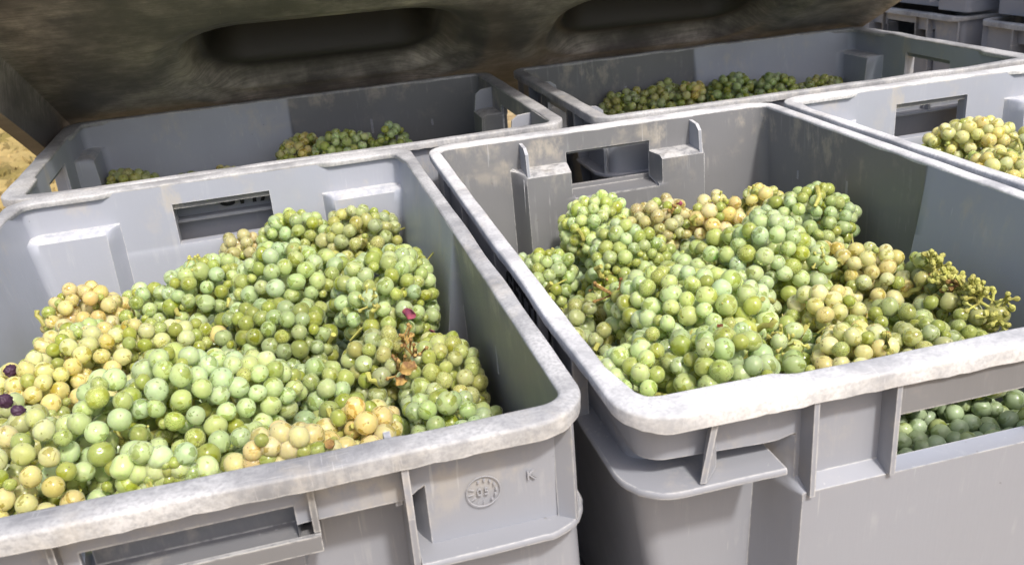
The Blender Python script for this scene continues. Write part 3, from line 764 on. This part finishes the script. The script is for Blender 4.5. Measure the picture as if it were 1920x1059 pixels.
def stem_for(bunch, c, ax, L, W, top, rg, tuft=0):
    mb = MB(); pts = [c + ax * (L * (t - .5) * .95) + Vector(rg.normal(0, .0015, 3)) for t in np.linspace(0, 1, 7)]
    mb.tube(pts, [.0022, .0021, .0019, .0017, .0014, .0011, .0008], 6)
    h = pts[0]; e1 = h - ax * .006 + Vector((rg.normal(0, .003), rg.normal(0, .003), .008)); mb.tube([h, h.lerp(e1, .5) + Vector((0, 0, .002)), e1, e1 + Vector((rg.normal(0, .003), rg.normal(0, .003), .004))], [.0022, .0021, .0020, .0022], 7)
    for i in range(14):
        p = c + ax * (L * rg.uniform(-.45, .4)); d = Vector(rg.normal(0, 1, 3)); d -= ax * d.dot(ax); d.normalize()
        q = p + d * W * .30 + Vector(rg.normal(0, .002, 3)); mb.tube([p, (p + q) / 2 + Vector(rg.normal(0, .0012, 3)), q], [.0011, .0009, .0007], 5)
    mb.build('stem', M_STEM, bunch)
BED_POS = {}
def fill(k, lst, bed_z, bed_n=3):
    global NB
    P = []; R = []; meta = []
    for bi, (px, py, zs, hd, L, W, pal, lab) in enumerate(lst):
        rg = np.random.default_rng(1000 + 37 * bi + ord(k)); L *= .001; W *= .001
        r0 = .0064 * rg.uniform(.94, 1.06) * (1.08 if 'very large' in lab else 1.0)
        arr, ra = bunch_points(L, W * 1.06, 1900, rg, r0, 1.0)
        c = onz(px, py, zs)
        if 'shaded' in lab: zs -= .024
        elif any(q in lab for q in ('largest', 'big ', 'bright pale', 'long ', 'plump', 'very large', 'pale dusty', 'golden')): zs += .010; W *= 1.06
        c = np.array([c[0], c[1], zs - .36 * W + rg.uniform(-.004, .004)]); a = math.radians(hd); tl = rg.uniform(-.15, .15)
        Rm = np.array(Matrix.Rotation(a, 3, 'Z') @ Matrix.Rotation(tl, 3, 'Y'))
        pw = arr @ Rm.T + c
        keep = arr[:, 2] > -.36 * W
        pw, rr = pw[keep], ra[keep]
        P.append(pw); R.append(rr); meta.append((c, Vector(Rm @ np.array([1, 0, 0])), L, W, pal, lab))
    # a bunch lying on top keeps its shape: berries of lower bunches that would sit inside it are left out
    order = sorted(range(len(P)), key=lambda b: -(meta[b][0][2] + .40 * meta[b][3])); kept = []
    KP = np.zeros((0, 3)); KR = np.zeros(0)
    for b in order:
        if len(KP):
            d2 = ((P[b][:, None, :] - KP[None]) ** 2).sum(2); ok = ~(d2 < (.98 * (R[b][:, None] + KR[None])) ** 2).any(1)
            # nor berries lodged in the heart of an upper bunch
            for u in kept:
                c, ax, L, W = meta[u][:4]; rel = P[b] - c; al = rel @ np.array(ax); rad = np.sqrt(np.maximum(0, (rel ** 2).sum(1) - al ** 2))
                ok &= ~((np.abs(al) < L * .44) & (rad < W * .42))
            P[b] = P[b][ok]; R[b] = R[b][ok]
        kept.append(b); KP = np.vstack([KP, P[b]]); KR = np.append(KR, R[b])
    own = np.concatenate([[b] * len(R[b]) for b in range(len(P))]).astype(int)
    P = np.vstack(P); R = np.concatenate(R)
    P = relax(k, P, R, own)
    out = []
    for bi, (c, ax, L, W, pal, lab) in enumerate(meta):
        rg = np.random.default_rng(500 + bi + ord(k)); idx = np.where(own == bi)[0]
        if len(idx) < 8: continue
        cc = P[idx].mean(0)
        b = empty('grape_bunch', tuple(cc)); tag(b, lab, 'grapes', {'A': 'grape bunches in the front left crate', 'B': 'grape bunches in the front right crate', 'C': 'grape bunches in the back left crate', 'D': 'grape bunches in the back right crate', 'E': 'grape bunches in the crate at the right edge'}[k])
        cols = PAL[pal]; shade = rg.uniform(.92, 1.08)
        for i in idx:
            o = bpy.data.objects.new('berry', BERRY[int(rg.choice(7, p=[.18, .18, .18, .18, .09, .15, .04]))]); COL.objects.link(o); o.parent = b
            p = Vector(P[i] - cc); rel = Vector(P[i]) - Vector(c); rel -= ax * rel.dot(ax) * .7; rel += Vector(rg.normal(0, .006, 3))
            o.location = p; o.rotation_mode = 'QUATERNION'
            q = rel.to_track_quat('Z', 'Y'); o.rotation_quaternion = q
            s = float(R[i]); o.scale = (s * rg.uniform(.94, 1.05), s * rg.uniform(.94, 1.05), s * rg.uniform(.95, 1.08))
            (r_, g_, b_), bl = cols[int(rg.integers(len(cols)))]
            if R[i] < .0055: r_, g_, b_, bl = .40, .47, .17, .5
            j = shade * 1.20 * rg.uniform(.88, 1.07); jr = rg.uniform(.98, 1.08)
            o.color = (min(1, r_ * j * jr), min(1, g_ * j), min(1, b_ * j * .80 * rg.uniform(.8, 1.15)), max(0, min(1, bl + rg.uniform(-.25, .15)))); NB += 1
        stem_for(b, Vector(c) - Vector(cc), ax, L, W, None, rg); out.append(b)
    # the mass of berries below the bunches
    bm_v = []; bm_f = []; tint = []; base = icos(2, 'tmp', M_BED, 2); bv = np.array([v.co[:] for v in base.vertices]); bf = np.array([p.vertices[:] for p in base.polygons]); bpy.data.meshes.remove(base)
    rg = np.random.default_rng(ord(k)); nv = 0
    for layer in range(bed_n):
        for ix in range(-13, 14):
            for iy in range(-22, 23):
                x = ix * .0132 + (iy % 2) * .0066 + rg.normal(0, .0016); y = iy * .0116 + rg.normal(0, .0016)
                if abs(x) > (.164 if y < -.01 else .150) or y > .235 or y < (-.200 if k == 'A' else -.245): continue
                wx, wy = crate_world(k, x, y); z = bed_z - layer * .0125 + rg.normal(0, .003)
                r = .0068 * rg.uniform(.85, 1.08); p = np.array([wx, wy, z])
                dd = ((P - p) ** 2).sum(1)
                if (dd < (.006 + .6 * r) ** 2).any(): continue
                rot = np.array(Quaternion(rg.normal(0, 1, 4)).normalized().to_matrix())
                bm_v.append(bv @ rot.T * r + p); bm_f.append(bf + nv); nv += len(bv)
                c = np.array(PAL['dark' if rg.uniform() < .5 else 'green'][int(rg.integers(3))][0]) * rg.uniform(.85, 1.1); tint.append(np.tile(np.append(c, 1), (len(bv), 1)))
    V = np.vstack(bm_v); Fc = np.vstack(bm_f); me = bpy.data.meshes.new('loose_grapes'); me.from_pydata(V.tolist(), [], Fc.tolist())
    ca = me.color_attributes.new('tint', 'FLOAT_COLOR', 'POINT'); ca.data.foreach_set('color', np.vstack(tint).ravel()); me.materials.append(M_BED)
    me.polygons.foreach_set('use_smooth', [True] * len(me.polygons))
    tag(link('loose_grapes', me), {'A': 'shaded mass of grapes beneath the bunches in the front left crate', 'B': 'shaded mass of grapes beneath the bunches in front right crate', 'C': 'shaded mass of grapes low in the back left crate', 'D': 'shaded mass of grapes low in the back right crate', 'E': 'shaded mass of grapes in the right edge crate'}[k], 'grapes', kind='stuff')
    return out, P, R
# details on the pile come below
# the bunch seen through the front handle hole of crate B
GA, PA, RA = fill('A', A_B, -.126)
GB, PB, RB = fill('B', B_B, -.122)
GC, PCc, RCc = fill('C', C_B, -.105, 2)
GD, PD, RD = fill('D', D_B, -.105, 2)
GE, PE, RE = fill('E', E_B, -.105, 2)


CAMV = Vector(CAM_LOC)
def surf(px, py, P, R, dflt=-.06):
    """point of the pile under a line of sight"""
    d = ray(px, py); d = d / np.linalg.norm(d); rel = P - CAM_LOC; t = rel @ d; dist2 = (rel ** 2).sum(1) - t ** 2
    hit = dist2 < R ** 2
    if not hit.any():
        i = int(np.argmin(dist2 - R ** 2)); return Vector(P[i]) + (CAMV - Vector(P[i])).normalized() * float(R[i]), None
    tt = t[hit] - np.sqrt(R[hit] ** 2 - dist2[hit]); return Vector(CAM_LOC + d * tt.min()), None
def nearest(bunches, p): return min(bunches, key=lambda b: (b.location - p).length)
def tuft(bunches, P, R, px, py, n=9, size=.013, mat=None, seed=0, up=(0, -.35, .9)):
    """bare pedicels with knobby ends where berries have dropped off"""
    p, _ = surf(px, py, P, R); b = nearest(bunches, p); rg = np.random.default_rng(seed + px); mb = MB(); o = p - b.location - Vector(up).normalized() * .004
    mb.tube([o - Vector(up) * .006, o + Vector(up) * .002], [.0016, .0014], 6)
    for i in range(n):
        d = (Vector(up).normalized() * rg.uniform(.1, 1.0) + Vector(rg.normal(0, .75, 3))).normalized(); L = size * rg.uniform(.55, 1.1)
        q = o + d * L; mid = o + d * L * .5 + Vector(rg.normal(0, .0012, 3))
        mb.tube([o, mid, q, q + d * .0014, q + d * .0028], [.0009, .0007, .0008, .0016, .0009], 6)
    return mb.build('bare_stalk', mat or M_STEM, b)
def stalk(bunches, P, R, pix, rad=.0023, lift=.003, mat=None):
    """cut stalk along a row of pixels resting on the pile"""
    pts = []
    for px, py in pix:
        p, _ = surf(px, py, P, R); pts.append(p + (CAMV - p).normalized() * lift)
    b = nearest(bunches, pts[len(pts) // 2]); mb = MB(); n = len(pts)
    z = [Vector(p) - b.location for p in pts]; mb.tube(z, [rad * (1.25 - .5 * i / (n - 1)) for i in range(n)], 8)
    o = mb.build('cut_stalk', mat or M_STEM, b)
    e = MB(); d = (z[0] - z[1]).normalized(); e.tube([z[0], z[0] + d * .0012], [rad * 1.35, rad * 1.2], 8); e.build('brown_cut_end', M_STEMDRY, o)
    return o
for (px, py, n, sz, dry) in ((345, 490, 12, .013, 0), (372, 482, 7, .010, 0), (760, 640, 12, .014, 1), (775, 665, 10, .016, 1), (750, 690, 9, .014, 1), (640, 800, 6, .012, 0), (560, 470, 6, .010, 0), (250, 605, 5, .009, 0), (690, 560, 6, .010, 0)):
    tuft(GA, PA, RA, px, py, n, sz, M_STEMDRY if dry else None)
stalk(GA, PA, RA, [(618, 832), (640, 812), (662, 798)], .0022)
for (px, py, n, sz, dry) in ((1480, 640, 14, .014, 0), (1455, 625, 10, .012, 0), (1130, 530, 10, .014, 1), (1150, 545, 9, .015, 1), (1060, 470, 7, .013, 0), (1385, 350, 6, .012, 0), (1345, 372, 6, .009, 0), (1255, 395, 7, .010, 1), (1660, 640, 5, .009, 0), (1540, 480, 5, .009, 0)):
    tuft(GB, PB, RB, px, py, n, sz, M_STEMDRY if dry else None)
stalk(GB, PB, RB, [(1532, 352), (1536, 370), (1528, 388)], .0021); stalk(GB, PB, RB, [(1663, 628), (1662, 650), (1668, 668)], .0021); stalk(GB, PB, RB, [(1464, 566), (1445, 564), (1430, 560)], .0023)
stalk(GE, PE, RE, [(1872, 285), (1890, 292), (1912, 296)], .0020); stalk(GE, PE, RE, [(1895, 255), (1910, 262), (1916, 285)], .0014)
# the stripped stalk lying by the right wall of the front right crate
def stripped():
    rg = np.random.default_rng(77); base = []
    for px, py in ((1722, 508), (1745, 525), (1772, 545), (1800, 560), (1828, 580), (1850, 592), (1866, 600)):
        p, _ = surf(px, py, PB, RB, -.070); base.append(p + Vector((0, -.2, .9)).normalized() * .007)
    for _ in range(3):
        base = [base[0]] + [(base[i - 1] + base[i] * 2 + base[i + 1]) / 4 for i in range(1, len(base) - 1)] + [base[-1]]
    o = base[3].copy(); r = empty('grape_stalk', tuple(o)); tag(r, 'bare yellow green grape stalk stripped of berries, against the right wall', 'grape stalk')
    mb = MB(); pts = [p - o for p in base]; mb.tube(pts, [.0022, .0021, .0019, .0017, .0014, .0012, .0008], 7); mb.build('main_stem', M_STEM, r)
    for i in range(46):
        t = rg.uniform(0, 5.6); a = pts[int(t)].lerp(pts[int(t) + 1], t % 1); d = (Vector((0, -.2, .55)) + Vector(rg.normal(0, .8, 3))).normalized(); L = rg.uniform(.004, .011); q = a + d * L
        m2 = MB(); m2.tube([a, a.lerp(q, .5) + Vector(rg.normal(0, .001, 3)), q], [.0012, .001, .0009], 6)
        for j in range(int(rg.integers(3, 6))):
            e = (d * .6 + Vector(rg.normal(0, .7, 3))).normalized(); u = q + e * rg.uniform(.003, .007)
            m2.tube([q, u, u + e * .0012, u + e * .0030, u + e * .0042], [.0008, .0009, .0019, .0020, .0008], 6)
        m2.build('side_stem', M_STEM if rg.uniform() < .9 else M_STEMDRY, r)
    p, _ = surf(1868, 598, PB, RB, -.072); bb = link('berry', BERRY[1], r); bb.location = p - o + Vector((0, 0, .004)); bb.scale = (.0088, .0085, .0085); bb.color = (.56, .58, .22, .3)
stripped()
def scrap(px, py, P, R, size, mat, name, label, cat, seed, lift=.002):
    """crumpled scrap of skin or leaf, a thin curled sheet with thickness"""
    p, _ = surf(px, py, P, R); rg = np.random.default_rng(seed); n = 7; mb = MB(); vs = []
    k = rg.uniform(-1, 1, (3, 2)) * 3
    for s in (0, 1):
        for i in range(n):
            for j in range(n):
                u, v = (i / (n - 1) - .5) * 2, (j / (n - 1) - .5) * 2; rr = 1 - .22 * abs(u * v) + .1 * math.sin(5 * u + seed) * abs(v)
                vs.append((u * size * rr, v * size * .75 * rr, size * (.28 * math.sin(k[0, 0] * u + k[0, 1] * v) + .18 * math.sin(2 * k[1, 0] * u + 2 * k[1, 1] * v + 1)) - .0005 * s))
    N = n * n; fs = []
    for i in range(n - 1):
        for j in range(n - 1):
            q = (i * n + j, i * n + j + 1, (i + 1) * n + j + 1, (i + 1) * n + j); fs += [q, tuple(N + x for x in q[::-1])]
    bd = [(0, j) for j in range(n)] + [(i, n - 1) for i in range(1, n)] + [(n - 1, j) for j in range(n - 2, -1, -1)] + [(i, 0) for i in range(n - 2, 0, -1)]
    bd = [a * n + b for a, b in bd]
    for a, b in zip(bd, bd[1:] + bd[:1]): fs.append((a, N + a, N + b, b))
    mb.add(vs, fs); o = mb.build(name, mat); d = (CAMV - p).normalized(); o.location = p + d * lift
    o.rotation_euler = (d + Vector(rg.normal(0, .5, 3))).to_track_quat('Z', 'Y').to_euler(); tag(o, label, cat)
scrap(765, 588, PA, RA, .0055, M_PETAL, 'grape_skin', 'pink dried grape skin on the bunch with brown stalks', 'grape skin', 3, .003)
scrap(808, 622, PA, RA, .0035, M_PETAL, 'grape_skin', 'tiny pink skin right of the larger pink one', 'grape skin', 4)
def raisin(px, py, P, R, size, label, seed):
    import bmesh
    p, _ = surf(px, py, P, R); rg = np.random.default_rng(seed); bm = bmesh.new(); bmesh.ops.create_icosphere(bm, subdivisions=4, radius=1.0); K = rg.normal(0, 3.2, (7, 3)); ph = rg.uniform(0, 6, 7)
    for v in bm.verts:
        n = np.array(v.co); q = 1 + .09 * sum(-abs(math.sin(K[i] @ n + ph[i])) for i in range(7)) / 1.4; v.co = Vector(n * q * np.array([1, .85, .7]))
    me = bpy.data.meshes.new('shrivelled_grape'); bm.to_mesh(me); bm.free(); me.materials.append(M_PURPLE); me.polygons.foreach_set('use_smooth', [True] * len(me.polygons))
    o = link('shrivelled_grape', me); o.location = p + (CAMV - p).normalized() * .001; o.scale = (size,) * 3; o.rotation_euler = tuple(rg.uniform(0, 6, 3)); tag(o, label, 'grape', 'shrivelled purple grapes at the left edge')
raisin(28, 664, PA, RA, .0065, 'shrivelled purple grape above the yellow bunch at the left edge', 5)
raisin(10, 752, PA, RA, .0070, 'shrivelled dark purple grape cut by the left edge of the photo', 6)
raisin(34, 770, PA, RA, .0055, 'small shrivelled purple grape right of the one cut by the edge', 8)
scrap(765, 690, PA, RA, .0060, M_STEMDRY, 'dried_leaf', 'curled brown dried leaf among the dried stalks', 'leaf', 9, .004)
scrap(752, 712, PA, RA, .0050, M_STEMDRY, 'dried_leaf', 'brown leaf shred hanging below the dried stalks', 'leaf', 10, .003)
scrap(1522, 640, PB, RB, .0090, M_LEAF, 'leaf_scrap', 'green leaf scrap right of the star of bare stalks', 'leaf', 12, .001)
scrap(1285, 368, PB, RB, .0050, M_PETAL, 'grape_skin', 'reddish dried skin on the brownish olive bunch', 'grape skin', 13)
scrap(1350, 610, PB, RB, .0020, M_DIRT, 'leaf_crumb', 'small brown crumb on the long pale bunch', 'crumb', 14)
